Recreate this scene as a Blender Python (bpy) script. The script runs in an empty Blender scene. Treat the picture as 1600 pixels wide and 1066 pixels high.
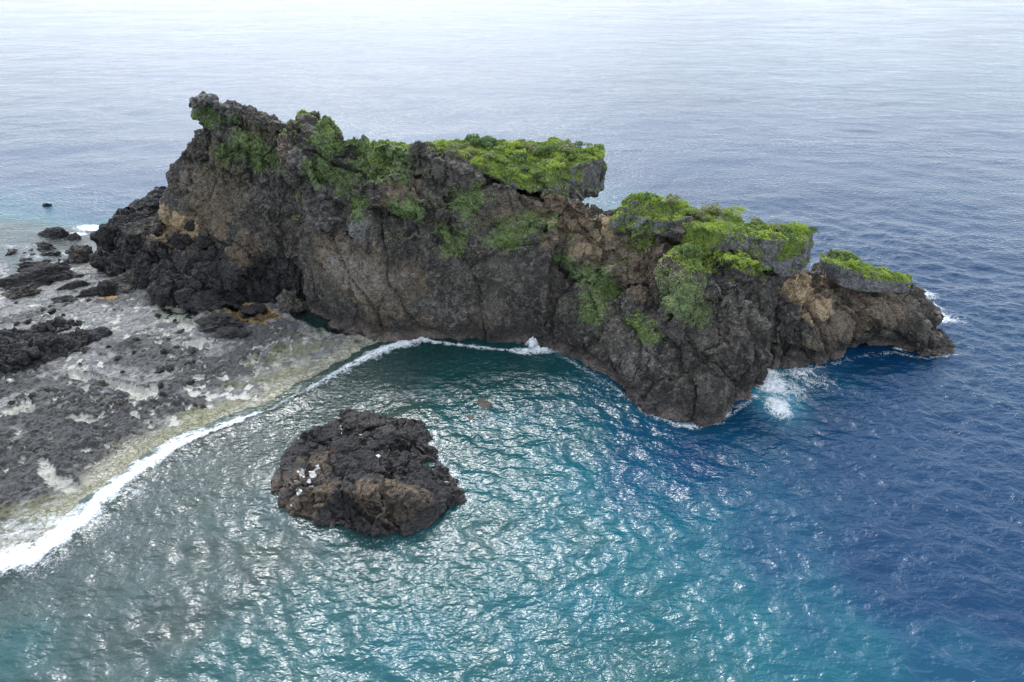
import bpy, math, numpy as np
from mathutils import Vector
from mathutils.bvhtree import BVHTree
R = math.radians
S = bpy.context.scene
COL = S.collection

# ------------------------------------------------------------------ camera, sky, sun, exposure
CAM_H, PITCH, FPX = 50.0, R(32), 1067.0        # drone height, downward pitch, focal length at 1600 px
cd = bpy.data.cameras.new('camera'); cam = bpy.data.objects.new('camera', cd); COL.objects.link(cam)
cam.location = (0, 0, CAM_H); cam.rotation_euler = (R(90) - PITCH, 0, 0)
cd.sensor_width = 36; cd.lens = 24.0; cd.clip_start = 1; cd.clip_end = 60000
S.camera = cam

SUN_EL, SUN_AZ = R(50), R(-11)                    # azimuth from +Y towards +X
wd = bpy.data.worlds.new('World'); S.world = wd; wd.use_nodes = True
nt = wd.node_tree; nt.nodes.clear()
def wn(t, **k):
    n = nt.nodes.new(t)
    for a, b in k.items(): setattr(n, a, b)
    return n
sky = wn('ShaderNodeTexSky', sky_type='NISHITA', sun_disc=False, sun_elevation=SUN_EL, sun_rotation=SUN_AZ,
         altitude=0, air_density=1.0, dust_density=2.0, ozone_density=1.5)
geo = wn('ShaderNodeTexCoord')
sep = wn('ShaderNodeSeparateXYZ'); nt.links.new(geo.outputs['Generated'], sep.inputs[0])
zc = wn('ShaderNodeMath', operation='MAXIMUM'); nt.links.new(sep.outputs[2], zc.inputs[0]); zc.inputs[1].default_value = 0.0
za = wn('ShaderNodeMath', operation='ADD'); nt.links.new(zc.outputs[0], za.inputs[0]); za.inputs[1].default_value = 0.12
dx = wn('ShaderNodeMath', operation='DIVIDE'); nt.links.new(sep.outputs[0], dx.inputs[0]); nt.links.new(za.outputs[0], dx.inputs[1])
dy = wn('ShaderNodeMath', operation='DIVIDE'); nt.links.new(sep.outputs[1], dy.inputs[0]); nt.links.new(za.outputs[0], dy.inputs[1])
cmb = wn('ShaderNodeCombineXYZ'); nt.links.new(dx.outputs[0], cmb.inputs[0]); nt.links.new(dy.outputs[0], cmb.inputs[1])
cn = wn('ShaderNodeTexNoise'); cn.inputs['Scale'].default_value = 1.1; cn.inputs['Detail'].default_value = 6; cn.inputs['Roughness'].default_value = 0.55
nt.links.new(cmb.outputs[0], cn.inputs['Vector'])
cr = wn('ShaderNodeMapRange'); nt.links.new(cn.outputs['Fac'], cr.inputs[0])
cr.inputs[1].default_value = 0.36; cr.inputs[2].default_value = 0.62; cr.inputs[3].default_value = 0.4; cr.inputs[4].default_value = 0.9
mx = wn('ShaderNodeMix', data_type='RGBA'); nt.links.new(cr.outputs[0], mx.inputs[0]); nt.links.new(sky.outputs[0], mx.inputs[6])
# thin cloud veil in the sky texture's own physical units: whiter towards the horizon and around the sun behind it
om = wn('ShaderNodeMath', operation='SUBTRACT'); om.inputs[0].default_value = 1.0; nt.links.new(zc.outputs[0], om.inputs[1])
op = wn('ShaderNodeMath', operation='POWER'); nt.links.new(om.outputs[0], op.inputs[0]); op.inputs[1].default_value = 2.5
dt = wn('ShaderNodeVectorMath', operation='DOT_PRODUCT'); nt.links.new(geo.outputs['Generated'], dt.inputs[0])
dt.inputs[1].default_value = (math.sin(SUN_AZ) * math.cos(SUN_EL), math.cos(SUN_AZ) * math.cos(SUN_EL), math.sin(SUN_EL))
dm = wn('ShaderNodeMath', operation='MAXIMUM'); nt.links.new(dt.outputs['Value'], dm.inputs[0]); dm.inputs[1].default_value = 0.0
dp = wn('ShaderNodeMath', operation='POWER'); nt.links.new(dm.outputs[0], dp.inputs[0]); dp.inputs[1].default_value = 20.0
v1 = wn('ShaderNodeMath', operation='MULTIPLY_ADD'); nt.links.new(op.outputs[0], v1.inputs[0]); v1.inputs[1].default_value = 1.5; v1.inputs[2].default_value = 10.0
v2 = wn('ShaderNodeMath', operation='MULTIPLY_ADD'); nt.links.new(dp.outputs[0], v2.inputs[0]); v2.inputs[1].default_value = 76.0; nt.links.new(v1.outputs[0], v2.inputs[2])
vc = wn('ShaderNodeVectorMath', operation='SCALE'); vc.inputs[0].default_value = (.90, .985, 1.10); nt.links.new(v2.outputs[0], vc.inputs['Scale'])
nt.links.new(vc.outputs[0], mx.inputs[7])
bg = wn('ShaderNodeBackground'); bg.inputs['Strength'].default_value = 0.13
nt.links.new(mx.outputs[2], bg.inputs['Color'])
wo = wn('ShaderNodeOutputWorld'); nt.links.new(bg.outputs[0], wo.inputs['Surface'])

sl = bpy.data.lights.new('sun', 'SUN'); sl.energy = 1.2; sl.angle = R(14); sl.color = (1, 0.96, 0.9)
so = bpy.data.objects.new('sun', sl); COL.objects.link(so)
sd = Vector((math.sin(SUN_AZ) * math.cos(SUN_EL), math.cos(SUN_AZ) * math.cos(SUN_EL), math.sin(SUN_EL)))
so.rotation_euler = (-sd).to_track_quat('-Z', 'Y').to_euler()
S.view_settings.view_transform = 'Standard'; S.view_settings.look = 'None'
S.view_settings.gamma = 1; S.view_settings.use_curve_mapping = False
S.view_settings.exposure = 0.87

# ------------------------------------------------------------------ measuring the place: survey sight lines from the drone
def ray(px, py):
    a = (px - 800) / FPX; b = (533 - py) / FPX
    return np.array([a, math.cos(PITCH) + b * math.sin(PITCH), -math.sin(PITCH) + b * math.cos(PITCH)])
def W(px, py, z=0.0):                             # where a sight line meets level z
    r = ray(px, py); return np.array([0, 0, CAM_H]) + r * (z - CAM_H) / r[2]
def A(px, py, Y):                                 # where it meets distance Y
    r = ray(px, py); return np.array([0, 0, CAM_H]) + r * Y / r[1]

# ------------------------------------------------------------------ noise (numpy)
_rs = np.random.RandomState(7)
_P = _rs.permutation(256).astype(np.int32); _P = np.concatenate([_P, _P, _P])
_G = _rs.normal(size=(256, 3)); _G /= np.linalg.norm(_G, axis=1)[:, None]
def perlin(p):
    p = np.asarray(p, float); i = np.floor(p).astype(np.int64); f = p - i; i = (i & 255).astype(np.int32)
    u = f * f * f * (f * (f * 6 - 15) + 10)
    def g(a, b, c):
        h = _P[_P[_P[(i[:, 0] + a) & 255] + ((i[:, 1] + b) & 255)] + ((i[:, 2] + c) & 255)] & 255
        q = _G[h]; return q[:, 0] * (f[:, 0] - a) + q[:, 1] * (f[:, 1] - b) + q[:, 2] * (f[:, 2] - c)
    def L(a, b, t): return a + (b - a) * t
    x0 = L(L(g(0,0,0), g(1,0,0), u[:,0]), L(g(0,1,0), g(1,1,0), u[:,0]), u[:,1])
    x1 = L(L(g(0,0,1), g(1,0,1), u[:,0]), L(g(0,1,1), g(1,1,1), u[:,0]), u[:,1])
    return L(x0, x1, u[:,2]) * 1.5
def fbm(p, n=4, gain=0.5):
    s = 0; a = 1
    for k in range(n): s = s + a * perlin(p * 2.03 ** k + 17.3 * k); a *= gain
    return s
def billow(p): return np.abs(perlin(p))
def ridge(p): return .5 - 2.2 * np.abs(perlin(p))
_CH = _rs.uniform(0, 1, (256, 7))
def blocks(p):                                    # broken blocks: a tilted step for each cell, and the crack between cells
    i = np.floor(p).astype(np.int64); f1 = np.full(len(p), 9.); f2 = np.full(len(p), 9.); v = np.zeros(len(p))
    for a in (-1, 0, 1):
        for b in (-1, 0, 1):
            for c in (-1, 0, 1):
                j = (i + [a, b, c]) & 255; h = _P[_P[_P[j[:, 0]] + j[:, 1]] + j[:, 2]] & 255; q = _CH[h]
                dv = p - (i + [a, b, c] + q[:, :3]); d = (dv * dv).sum(1); m = d < f1
                val = q[:, 6] - .5 + ((q[:, 3:6] - .5) * dv).sum(1) * 1.5
                f2 = np.where(m, f1, np.minimum(f2, d)); v = np.where(m, val, v); f1 = np.where(m, d, f1)
    return v, np.sqrt(f2) - np.sqrt(f1)
def sstep(a, b, x):
    t = np.clip((x - a) / (b - a), 0, 1); return t * t * (3 - 2 * t)
def P3(x, y, z=0.0): return np.stack([x, y, np.full_like(x, z)], 1)

# ------------------------------------------------------------------ mesh helpers
def mk(name, V, F, mat=None, parent=None, smooth=True, attrs=None, cols=None):
    V = np.asarray(V, np.float32); F = np.asarray(F, np.int32); n = F.shape[1]
    me = bpy.data.meshes.new(name)
    me.vertices.add(len(V)); me.vertices.foreach_set('co', V.ravel())
    me.loops.add(F.size); me.loops.foreach_set('vertex_index', F.ravel())
    me.polygons.add(len(F)); me.polygons.foreach_set('loop_start', np.arange(0, F.size, n, dtype=np.int32))
    me.polygons.foreach_set('use_smooth', np.full(len(F), smooth))
    for k, v in (attrs or {}).items():
        a = me.attributes.new(k, 'FLOAT', 'POINT'); a.data.foreach_set('value', np.asarray(v, np.float32))
    for k, v in (cols or {}).items():
        a = me.attributes.new(k, 'FLOAT_COLOR', 'POINT')
        a.data.foreach_set('color', np.concatenate([v, np.ones((len(v), 1))], 1).astype(np.float32).ravel())
    me.update(calc_edges=True)
    o = bpy.data.objects.new(name, me); COL.objects.link(o)
    if mat: me.materials.append(mat)
    if parent: o.parent = parent
    return o
def tag(o, label=None, cat=None, group=None, kind=None):
    for k, v in (('label', label), ('category', cat), ('group', group), ('kind', kind)):
        if v: o[k] = v
    return o
def empty(name, loc):
    o = bpy.data.objects.new(name, None); COL.objects.link(o); o.location = loc; o.empty_display_size = 0.5; return o
def arrays(me):
    V = np.empty(len(me.vertices) * 3, np.float32); me.vertices.foreach_get('co', V); V = V.reshape(-1, 3).astype(float)
    N = np.empty(len(me.vertices) * 3, np.float32); me.vertices.foreach_get('normal', N); N = N.reshape(-1, 3).astype(float)
    F = np.empty(len(me.loops), np.int32); me.loops.foreach_get('vertex_index', F)
    return V, N, F
def normals(V, F):
    a = V[F[:, 2]] - V[F[:, 0]]; b = V[F[:, 3]] - V[F[:, 1]] if F.shape[1] == 4 else V[F[:, 1]] - V[F[:, 0]]
    fn = np.cross(a, b) if F.shape[1] == 4 else np.cross(b, a)
    N = np.zeros_like(V)
    for k in range(F.shape[1]): 
        for c in range(3): N[:, c] += np.bincount(F[:, k], fn[:, c], len(V))
    return N / (np.linalg.norm(N, axis=1)[:, None] + 1e-12)
def remesh(pieces, vox):                          # union of closed shells -> even quads
    vs = []; fs = []; k = 0
    for v, f in pieces:
        vs += [tuple(x) for x in v]; fs += [tuple(i + k for i in q) for q in f]; k += len(v)
    me = bpy.data.meshes.new('tmp'); me.from_pydata(vs, [], fs); me.validate(); me.update()
    import bmesh
    bm = bmesh.new(); bm.from_mesh(me); bmesh.ops.recalc_face_normals(bm, faces=bm.faces); bm.to_mesh(me); bm.free()
    o = bpy.data.objects.new('tmp', me); COL.objects.link(o)
    m = o.modifiers.new('r', 'REMESH'); m.mode = 'VOXEL'; m.voxel_size = vox; m.adaptivity = 0
    dg = bpy.context.evaluated_depsgraph_get(); ev = o.evaluated_get(dg); em = ev.to_mesh()
    V, N, F = arrays(em); F = F.reshape(-1, 4)
    ev.to_mesh_clear(); bpy.data.objects.remove(o); bpy.data.meshes.remove(me)
    return V, F
def relax(V, F, n):
    E = np.concatenate([F[:, [0, 1]], F[:, [1, 2]], F[:, [2, 3]], F[:, [3, 0]]])
    cnt = np.bincount(E.ravel(), minlength=len(V)).astype(float)[:, None] + 1e-9
    for _ in range(n):
        s = np.stack([np.bincount(E[:, 0], V[E[:, 1], c], len(V)) + np.bincount(E[:, 1], V[E[:, 0], c], len(V)) for c in range(3)], 1)
        V = 0.4 * V + 0.6 * s / cnt
    return V
def catmull(P, m):                                # P: stations x k x 3
    out = []
    n = len(P)
    for i in range(n - 1):
        a, b, c, d = P[max(i - 1, 0)], P[i], P[i + 1], P[min(i + 2, n - 1)]
        for j in range(m):
            t = j / m
            out.append(0.5 * (2 * b + (c - a) * t + (2 * a - 5 * b + 4 * c - d) * t * t + (3 * b - a - 3 * c + d) * t ** 3))
    out.append(P[-1]); return np.array(out)
LV = np.array([0, .1, .25, .4, .55, .7, .85, 1.0])
def loft(st, g, m=6, zb=-3.0):
    # station: base sight line, crest sight line + distance, depth of the top behind the crest, fall of the top, base level
    rows = []
    for (bx, by, cx, cy, cY, dep, drop) in st:
        b = W(bx, by); c = A(cx, cy, cY)
        gg = np.interp(LV, *g)
        r = [np.array([b[0], b[1], zb])]
        for h, q in zip(LV, gg): r.append(np.array([b[0] + (c[0] - b[0]) * q, b[1] + (c[1] - b[1]) * q, c[2] * h]))
        r.append(c + np.array([0, dep * .5, -drop * .35])); r.append(c + np.array([0, dep, -drop]))
        r.append(np.array([c[0], c[1] + dep + 2.5, max(c[2] - drop, 2) * .4])); r.append(np.array([c[0], c[1] + dep + 3.5, zb]))
        rows.append(r)
    G = catmull(np.array(rows), m); n, k = G.shape[:2]
    V = G.reshape(-1, 3); F = []
    for i in range(n - 1):
        for j in range(k):
            F.append((i * k + j, i * k + (j + 1) % k, (i + 1) * k + (j + 1) % k, (i + 1) * k + j))
    F.append(tuple(range(k))); F.append(tuple((n - 1) * k + j for j in range(k))[::-1])
    return V, F
def prism(a, b):
    n = len(a); V = list(a) + list(b) + [np.mean(a, 0), np.mean(b, 0)]; F = []
    for i in range(n):
        j = (i + 1) % n
        F += [(i, j, n + j, n + i), (j, i, 2 * n), (n + i, n + j, 2 * n + 1)]
    return np.array(V), F
def blob(c, r, seg=20, ring=12, rz=0.0):
    V = []; F = []
    for i in range(ring + 1):
        t = math.pi * i / ring
        for j in range(seg):
            q = 2 * math.pi * j / seg
            x, y, z = r[0] * math.sin(t) * math.cos(q), r[1] * math.sin(t) * math.sin(q), r[2] * math.cos(t)
            V.append((c[0] + x * math.cos(rz) - y * math.sin(rz), c[1] + x * math.sin(rz) + y * math.cos(rz), c[2] + z))
    for i in range(ring):
        for j in range(seg):
            a, b = i * seg + j, i * seg + (j + 1) % seg
            F.append((a, b, b + seg, a + seg))
    return np.array(V), F

# ------------------------------------------------------------------ materials
class NT:
    def __init__(s, name):
        s.m = bpy.data.materials.new(name); s.m.use_nodes = True; s.t = s.m.node_tree; s.t.nodes.clear()
        s.out = s.n('ShaderNodeOutputMaterial'); s.pos = s.n('ShaderNodeNewGeometry').outputs['Position']
    def n(s, t, **k):
        x = s.t.nodes.new(t)
        for a, b in k.items(): setattr(x, a, b)
        return x
    def l(s, a, b): s.t.links.new(a, b)
    def setv(s, sock, v):
        if hasattr(v, 'is_output'): s.l(v, sock)
        else: sock.default_value = v
    def attr(s, name, col=False):
        a = s.n('ShaderNodeAttribute', attribute_name=name); return a.outputs['Color' if col else 'Fac']
    def map(s, scale):
        m = s.n('ShaderNodeMapping'); s.l(s.pos, m.inputs['Vector']); m.inputs['Scale'].default_value = scale; return m.outputs[0]
    def noise(s, scale, detail=5, rough=.55, vec=None, dist=0.0):
        x = s.n('ShaderNodeTexNoise'); s.l(vec or s.pos, x.inputs['Vector'])
        x.inputs['Scale'].default_value = scale; x.inputs['Detail'].default_value = detail; x.inputs['Roughness'].default_value = rough
        x.inputs['Distortion'].default_value = dist; return x.outputs['Fac']
    def voro(s, scale, feature='F1', vec=None):
        x = s.n('ShaderNodeTexVoronoi', feature=feature); s.l(vec or s.pos, x.inputs['Vector']); x.inputs['Scale'].default_value = scale
        return x.outputs['Distance']
    def rng(s, v, a, b, c=0.0, d=1.0):
        x = s.n('ShaderNodeMapRange'); s.setv(x.inputs[0], v)
        for i, q in enumerate((a, b, c, d)): x.inputs[i + 1].default_value = q
        return x.outputs[0]
    def math(s, op, a, b=0.0, c=0.0):
        x = s.n('ShaderNodeMath', operation=op); s.setv(x.inputs[0], a); s.setv(x.inputs[1], b); s.setv(x.inputs[2], c); return x.outputs[0]
    def mix(s, f, a, b, bt='MIX'):
        x = s.n('ShaderNodeMix', data_type='RGBA', blend_type=bt); s.setv(x.inputs[0], f)
        s.setv(x.inputs[6], a if hasattr(a, 'is_output') else (*a, 1)); s.setv(x.inputs[7], b if hasattr(b, 'is_output') else (*b, 1))
        return x.outputs[2]
    def bump(s, h, st, dist):
        x = s.n('ShaderNodeBump'); s.l(h, x.inputs['Height']); x.inputs['Strength'].default_value = st; x.inputs['Distance'].default_value = dist
        return x.outputs[0]
    def pbsdf(s, col, rough, normal=None, spec=0.4):
        x = s.n('ShaderNodeBsdfPrincipled'); s.setv(x.inputs['Base Color'], col if hasattr(col, 'is_output') else (*col, 1)); s.setv(x.inputs['Roughness'], rough)
        x.inputs['Specular IOR Level'].default_value = spec
        if normal: s.l(normal, x.inputs['Normal'])
        return x.outputs[0]
    def done(s, sh): s.l(sh, s.out.inputs['Surface']); return s.m

def rock_material(name, dark, mid, light, spec=0.35):
    k = NT(name)
    n1 = k.noise(.22, 6, .6); n2 = k.noise(1.3, 6, .65, dist=.6); n3 = k.noise(5.5, 4, .6)
    c = k.mix(k.rng(n1, .4, .62), dark, mid)
    c = k.mix(k.rng(n2, .49, .68), c, light)
    st = k.noise(.9, 5, .65, k.map((1, 1, .14)), .4)                # rain streaks down the faces
    c = k.mix(k.rng(st, .56, .72, 0, .5), c, light)
    c = k.mix(k.rng(st, .42, .3, 0, .7), c, dark)
    c = k.mix(k.rng(n3, .35, .6, .55, 0), c, tuple(q * .45 for q in dark))
    ta = k.attr('tan'); tn = k.math('MULTIPLY', ta, k.rng(n2, .32, .6, .1, 1.2))
    soil = k.mix(k.rng(n3, .3, .7), (.09, .064, .042), (.21, .15, .095))
    soil = k.mix(k.rng(ta, .75, 1.2), soil, k.mix(k.rng(n3, .3, .7), (.26, .18, .10), (.46, .34, .20)))
    c = k.mix(k.rng(tn, .08, .6, 0, .92), c, soil)
    pl = k.math('MULTIPLY', k.attr('pale'), k.rng(n2, .34, .6, .1, 1.2))
    c = k.mix(k.rng(pl, .12, .8, 0, .85), c, k.mix(k.rng(n3, .35, .65), (.11, .108, .105), (.31, .30, .285)))
    ms = k.math('MULTIPLY', k.attr('moss'), k.rng(k.noise(2.2, 5, .7), .38, .56))
    c = k.mix(k.rng(ms, .2, .55), c, k.mix(k.rng(n3, .3, .7), (.055, .10, .022), (.15, .215, .065)))
    sk = k.math('MULTIPLY', k.rng(k.noise(14, 3, .7), .56, .7), k.rng(n1, .3, .6, .25, .8))
    c = k.mix(sk, c, tuple(min(q * 2.6, .4) for q in light))
    c = k.mix(k.rng(k.noise(9, 3, .7), .46, .36), c, tuple(q * .35 for q in dark))
    zw = k.n('ShaderNodeSeparateXYZ'); k.l(k.pos, zw.inputs[0])
    c = k.mix(k.math('MULTIPLY', k.rng(k.math('ADD', zw.outputs[2], k.rng(n2, .3, .7, -1.2, 1.2)), 4.0, 1.4, 0, .75), k.attr('tide')), c, tuple(q * .7 for q in dark))     # black algae zone
    # tidal band: pinkish coralline crust just above the water, by level with an uneven edge
    z = k.n('ShaderNodeSeparateXYZ'); k.l(k.pos, z.inputs[0])
    zz = k.math('ADD', z.outputs[2], k.rng(n2, .3, .7, -.6, .6))
    tide = k.math('MULTIPLY', k.math('MULTIPLY', k.rng(zz, 1.3, .5), k.rng(n1, .38, .6, .15, .85)), k.attr('tide'))
    c = k.mix(tide, c, k.mix(k.rng(n3, .4, .65), (.075, .058, .052), (.22, .175, .15)))
    c = k.mix(k.rng(k.attr('guano'), .3, .6), c, (.66, .65, .62))
    h = k.math('ADD', k.math('MULTIPLY', k.noise(3.0, 8, .72), .8), k.math('MULTIPLY', k.voro(3.1), .3))
    rough = k.rng(zz, 0.2, 1.8, .35, .9)
    return k.done(k.pbsdf(c, rough, k.bump(h, 1.0, .5), spec))
M_ROCK = rock_material('weathered_lava_rock', (.024, .0225, .022), (.078, .066, .055), (.19, .162, .128))
M_BLACK = rock_material('black_lava_rock', (.013, .013, .015), (.028, .027, .029), (.07, .064, .058))
M_LIME = rock_material('grey_limestone', (.07, .067, .064), (.13, .124, .115), (.24, .228, .21))

def leaf_material(name):
    k = NT(name); c = k.attr('col', True)
    d = k.n('ShaderNodeBsdfDiffuse'); k.l(c, d.inputs[0])
    t = k.n('ShaderNodeBsdfTranslucent'); k.l(k.mix(1.0, c, (1.15, 1.1, .6), 'MULTIPLY'), t.inputs[0])
    m = k.n('ShaderNodeMixShader'); m.inputs[0].default_value = .38; k.l(d.outputs[0], m.inputs[1]); k.l(t.outputs[0], m.inputs[2])
    g = k.n('ShaderNodeBsdfGlossy'); g.inputs['Roughness'].default_value = .45; g.inputs[0].default_value = (1, 1, 1, 1)
    f = k.n('ShaderNodeMixShader'); f.inputs[0].default_value = .03; k.l(m.outputs[0], f.inputs[1]); k.l(g.outputs[0], f.inputs[2])
    return k.done(f.outputs[0])
M_LEAF = leaf_material('leaves')
k = NT('woody_stem'); M_STEM = k.done(k.pbsdf(k.mix(k.noise(6), (.05, .035, .02), (.14, .11, .08)), .9))

# ------------------------------------------------------------------ the headland
G_WALL = ([0, .5, .7, .85, 1], [0, .10, .28, .58, 1])
G_BUTT = ([0, .25, .5, .75, 1], [0, .18, .42, .70, 1])
G_STEEP = ([0, .5, 1], [0, .35, 1])
G_LEDGE = ([0, .6, .85, 1], [0, .18, .5, 1])
parts = {}
def rockify(V, F, amp, seed, dents=(), lo=7.0, fine=1.0, worn=None):
    V = relax(V, F, 3)
    cal = 1.0
    if worn:                                       # (level, share): faces below this level are worn smooth by the sea
        cal = worn[1] + (1 - worn[1]) * sstep(-3.5, 3.5, V[:, 2] - worn[0] + 5 * fbm(V / 9 + 51, 2))
    for stage in range(2):
        N = normals(V, F)
        p = V + seed * 13.7
        if stage == 0:
            w = np.stack([perlin(V / 5 + 3), perlin(V / 5 + 9), perlin(V / 5 + 21)], 1) * 1.3
            q = p + w
            d = 1.1 * (.35 - billow(q / lo)) + .55 * perlin(q * [1, 1, .45] / (lo * .4))
            if lo > 4.2:
                a_ = q * [1, 1, .55] + q[:, [2, 2, 2]] * [.35, 0, 0]              # leaning joints
                b0_, e0 = blocks(a_ / 7.5 + 11); d = d + (1.9 * b0_ - 1.1 * sstep(.10, 0, e0)) * (.45 + .55 * cal)
                b0_, e0 = blocks(a_ * [1, 1, 1.5] / 4.2 + 3); d = d + (.9 * b0_ - .5 * sstep(.10, 0, e0)) * cal
            for c, r, dep in dents:
                u = (V - c) / np.array(r); d = d - dep / max(amp, .1) * np.exp(-(u * u).sum(1))
        else:
            wv = np.stack([perlin(p / 1.4), perlin(p / 1.4 + 31), perlin(p / 1.4 + 57)], 1)
            b1_, e1 = blocks((p + wv * .9) * [1, 1, .8] / 3.0); b2_, e2 = blocks((p + wv * .4) / 1.15 + 7)
            sm = (.45 + .75 * sstep(-.35, .25, fbm(p / 8 + 70, 2)))      * cal     # worn faces and broken ones
            d = fine * (1.15 * b1_ * sm - .45 * sstep(.12, 0, e1) * sm + sm * (.40 * b2_ - .15 * sstep(.14, 0, e2) + .30 * ridge(p * [1, 1, .6] / 1.9 + 3) + .20 * ridge(p / .8 + 5)) + .15 * ridge(p / .42 + 2) + .12 * perlin(p / .25))
        V = V + N * (amp * d)[:, None]
    return V
def build_part(name, pieces, amp, seed, vox=.2, dents=(), lo=7.0, fine=1.0, worn=None):
    V, F = remesh(pieces, vox)
    V = rockify(V, F, amp, seed, dents, lo, fine, worn)
    parts[name] = [V, F, normals(V, F)]

def D(px, py, Y, r, dep): return (A(px, py, Y), r, dep)
# left spire with its horn leaning out over the shore
spire = loft([(256,420,257,306,104,6,3),(272,428,266,262,103,7,4),(296,440,292,222,101.5,8,4),(330,445,320,198,100,8,4),
              (380,452,372,192,98,8,4),(430,458,425,197,97,8,4),(486,465,476,209,95,8,4)], G_STEEP)
hf = [(304,153),(316,150),(332,158),(382,170),(424,188),(470,207),(462,222),(400,224),(340,216),(316,202),(303,178)]
horn = prism([A(x, y, 96.2) for x, y in hf], [A(x, y - 1, 101.5) for x, y in hf])
build_part('spire', [spire, horn], .75, 1, worn=(17, .5), dents=[D(335,205,97,(6,2,.8),.6), D(452,330,93,(1.5,4,7),1.2)])
# dark apron of lava at the spire's foot
apron = loft([(158,388,166,352,112.5,7,0),(172,420,196,338,110.5,8,0),(212,446,236,324,107,8,0),(268,470,292,366,99.5,6,-2),
              (330,484,350,388,96,5,-2),(385,480,402,396,93.6,5,-2),(430,472,436,404,93,5,-2),(470,476,474,424,92.5,4,-2)], G_LEDGE)
build_part('lava_apron', [apron, blob(W(205,425)+[0,1,1.2],(6,4,3)), blob(W(440,465)+[0,.5,1],(3,3,4)), blob(W(320,470)+[0,1,1.5],(7,3,4)), blob(W(392,455)+[0,0,3],(4.5,3,5))],
           .8, 2, dents=[D(432,440,91,(.8,3,4),1.4)], lo=4.5)
# main wall
wall = loft([(486,484,468,216,94,8,8),(520,500,486,208,92,12,11),(548,508,530,208,90,15,13),(600,528,600,224,87.5,17,12),(650,527,680,250,87,18,8),
             (700,531,740,274,87,18,4.5),(770,527,800,298,86.6,16,4),(850,542,880,316,86.3,12,4)], G_WALL)
mound = blob(W(778,522) + [0, 2.5, 1], (5.2, 4.5, 8.2))
ledge = blob(W(590,520) + [0, 1, -.6], (8, 3.5, 1.5), rz=R(-20))
over = blob(A(500,255,90.5), (4.2, 4, 6))
build_part('cliff_wall', [wall, mound, over, ledge], .8, 3, worn=(13, .22),
           dents=[D(840,505,80,(1.0,4,6),.9), D(690,450,81,(.5,3,4),.7), D(560,400,82.5,(3.5,3,3),.9), D(618,430,81.5,(.4,3,4),.5), D(880,600,80,(1,1,1),.1),
                  D(640,290,84,(4,3,1.2),.7), D(760,350,83,(2.2,3,1.4),.8), D(520,330,87,(3,3,1.2),.8), D(700,370,82,(5,3,1),.6), D(800,400,81,(3,3,1.5),.7)])
# right buttress
butt = loft([(836,537,852,304,86.5,12,5),(872,547,900,320,85,12,4),(902,566,948,344,82.5,11,4),(960,602,1000,350,80,10,3),(1010,641,1060,378,76,12,2),
             (1080,661,1112,402,73.2,13,3),(1132,646,1162,416,72.8,12,4),(1178,616,1208,428,75,10,4),(1200,582,1236,434,78,8,4)], G_BUTT)
build_part('buttress', [butt, blob(W(1092,645)+[0,1.5,1.5],(3.2,3,4)), blob(A(1060,500,71),(3.2,3.5,7)), blob(A(1150,540,69.5),(4,4,6.5))], .85, 4, worn=(8, .4),
           dents=[D(1018,480,73.5,(1.1,3,3.6),3.0), D(846,505,79.6,(1,4,6),.8), D(930,380,80,(3,3,1.2),.8), D(1000,420,76,(4,3,1.2),.8), D(1090,640,63.5,(.4,3,3),.5)])
# outer tip
tip = loft([(1196,580,1216,432,80,9,4),(1250,576,1262,430,81,9,4),(1300,566,1312,436,81.5,9,4),(1340,552,1362,440,82,8,3),(1400,546,1418,440,82,7,3),
            (1448,556,1438,466,82,5,2),(1478,553,1462,506,81,3,1),(1494,550,1486,528,79,1,.6)], G_LEDGE)
build_part('outer_tip', [tip], .75, 5, worn=(4, .5), dents=[D(1207,550,75,(1.2,4,6),2.2), D(1350,548,77.5,(4,2.4,1.6),1.6), D(1420,500,79.5,(3,2,1.6),1.0), D(1285,500,77,(2,2,1),.6)])
# limestone caps
def cap(name, top, bot, amp, seed, extra=()):
    build_part(name, [prism([A(*q) for q in top], [A(*q) for q in bot])] + list(extra), amp, seed, vox=.17, lo=4.0, fine=.8)
t1 = [(680,226,97),(740,216,98),(800,222,98),(870,220,98),(943,233,95),(941,247,91.5),(900,257,89.5),(850,265,89),(800,262,89),(740,254,89.5),(700,244,91)]
b1 = [(684,262,98),(740,262,99),(800,272,99),(870,285,98),(941,296,95),(926,311,91.5),(893,318,89),(850,302,87),(800,290,87.2),(740,266,88),(700,252,89.5)]
cap('upper_cap', t1, b1, .62, 6)
t2 = [(984,299,82.5),(1060,317,82.5),(1130,333,82.3),(1200,351,81.5),(1276,358,80),(1259,379,76.5),(1214,375,74.3),(1150,368,73.8),(1082,352,75.2),(1040,345,77.5),(968,335,80)]
b2 = [(986,345,84),(1060,365,84),(1130,385,84),(1195,405,82),(1258,412,80),(1243,433,77),(1202,424,74.6),(1142,394,74),(1078,388,75),(1040,362,77.8),(950,353,80.5)]
cap('broad_cap', t2, b2, .6, 7)
t3 = [(1281,396,82.5),(1300,391,82.5),(1338,404,82.5),(1362,424,82.5),(1424,432,82.5),(1420,442,79.5),(1360,436,79.3),(1335,425,79),(1300,412,79),(1284,408,80)]
b3 = [(1296,432,83.5),(1306,440,83.5),(1338,445,83.5),(1362,450,83.5),(1418,455,83.5),(1414,456,80),(1360,456,79.3),(1335,455,79),(1312,448,79.3),(1298,438,80.3)]
cap('tip_cap', t3, b3, .42, 8)

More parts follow.
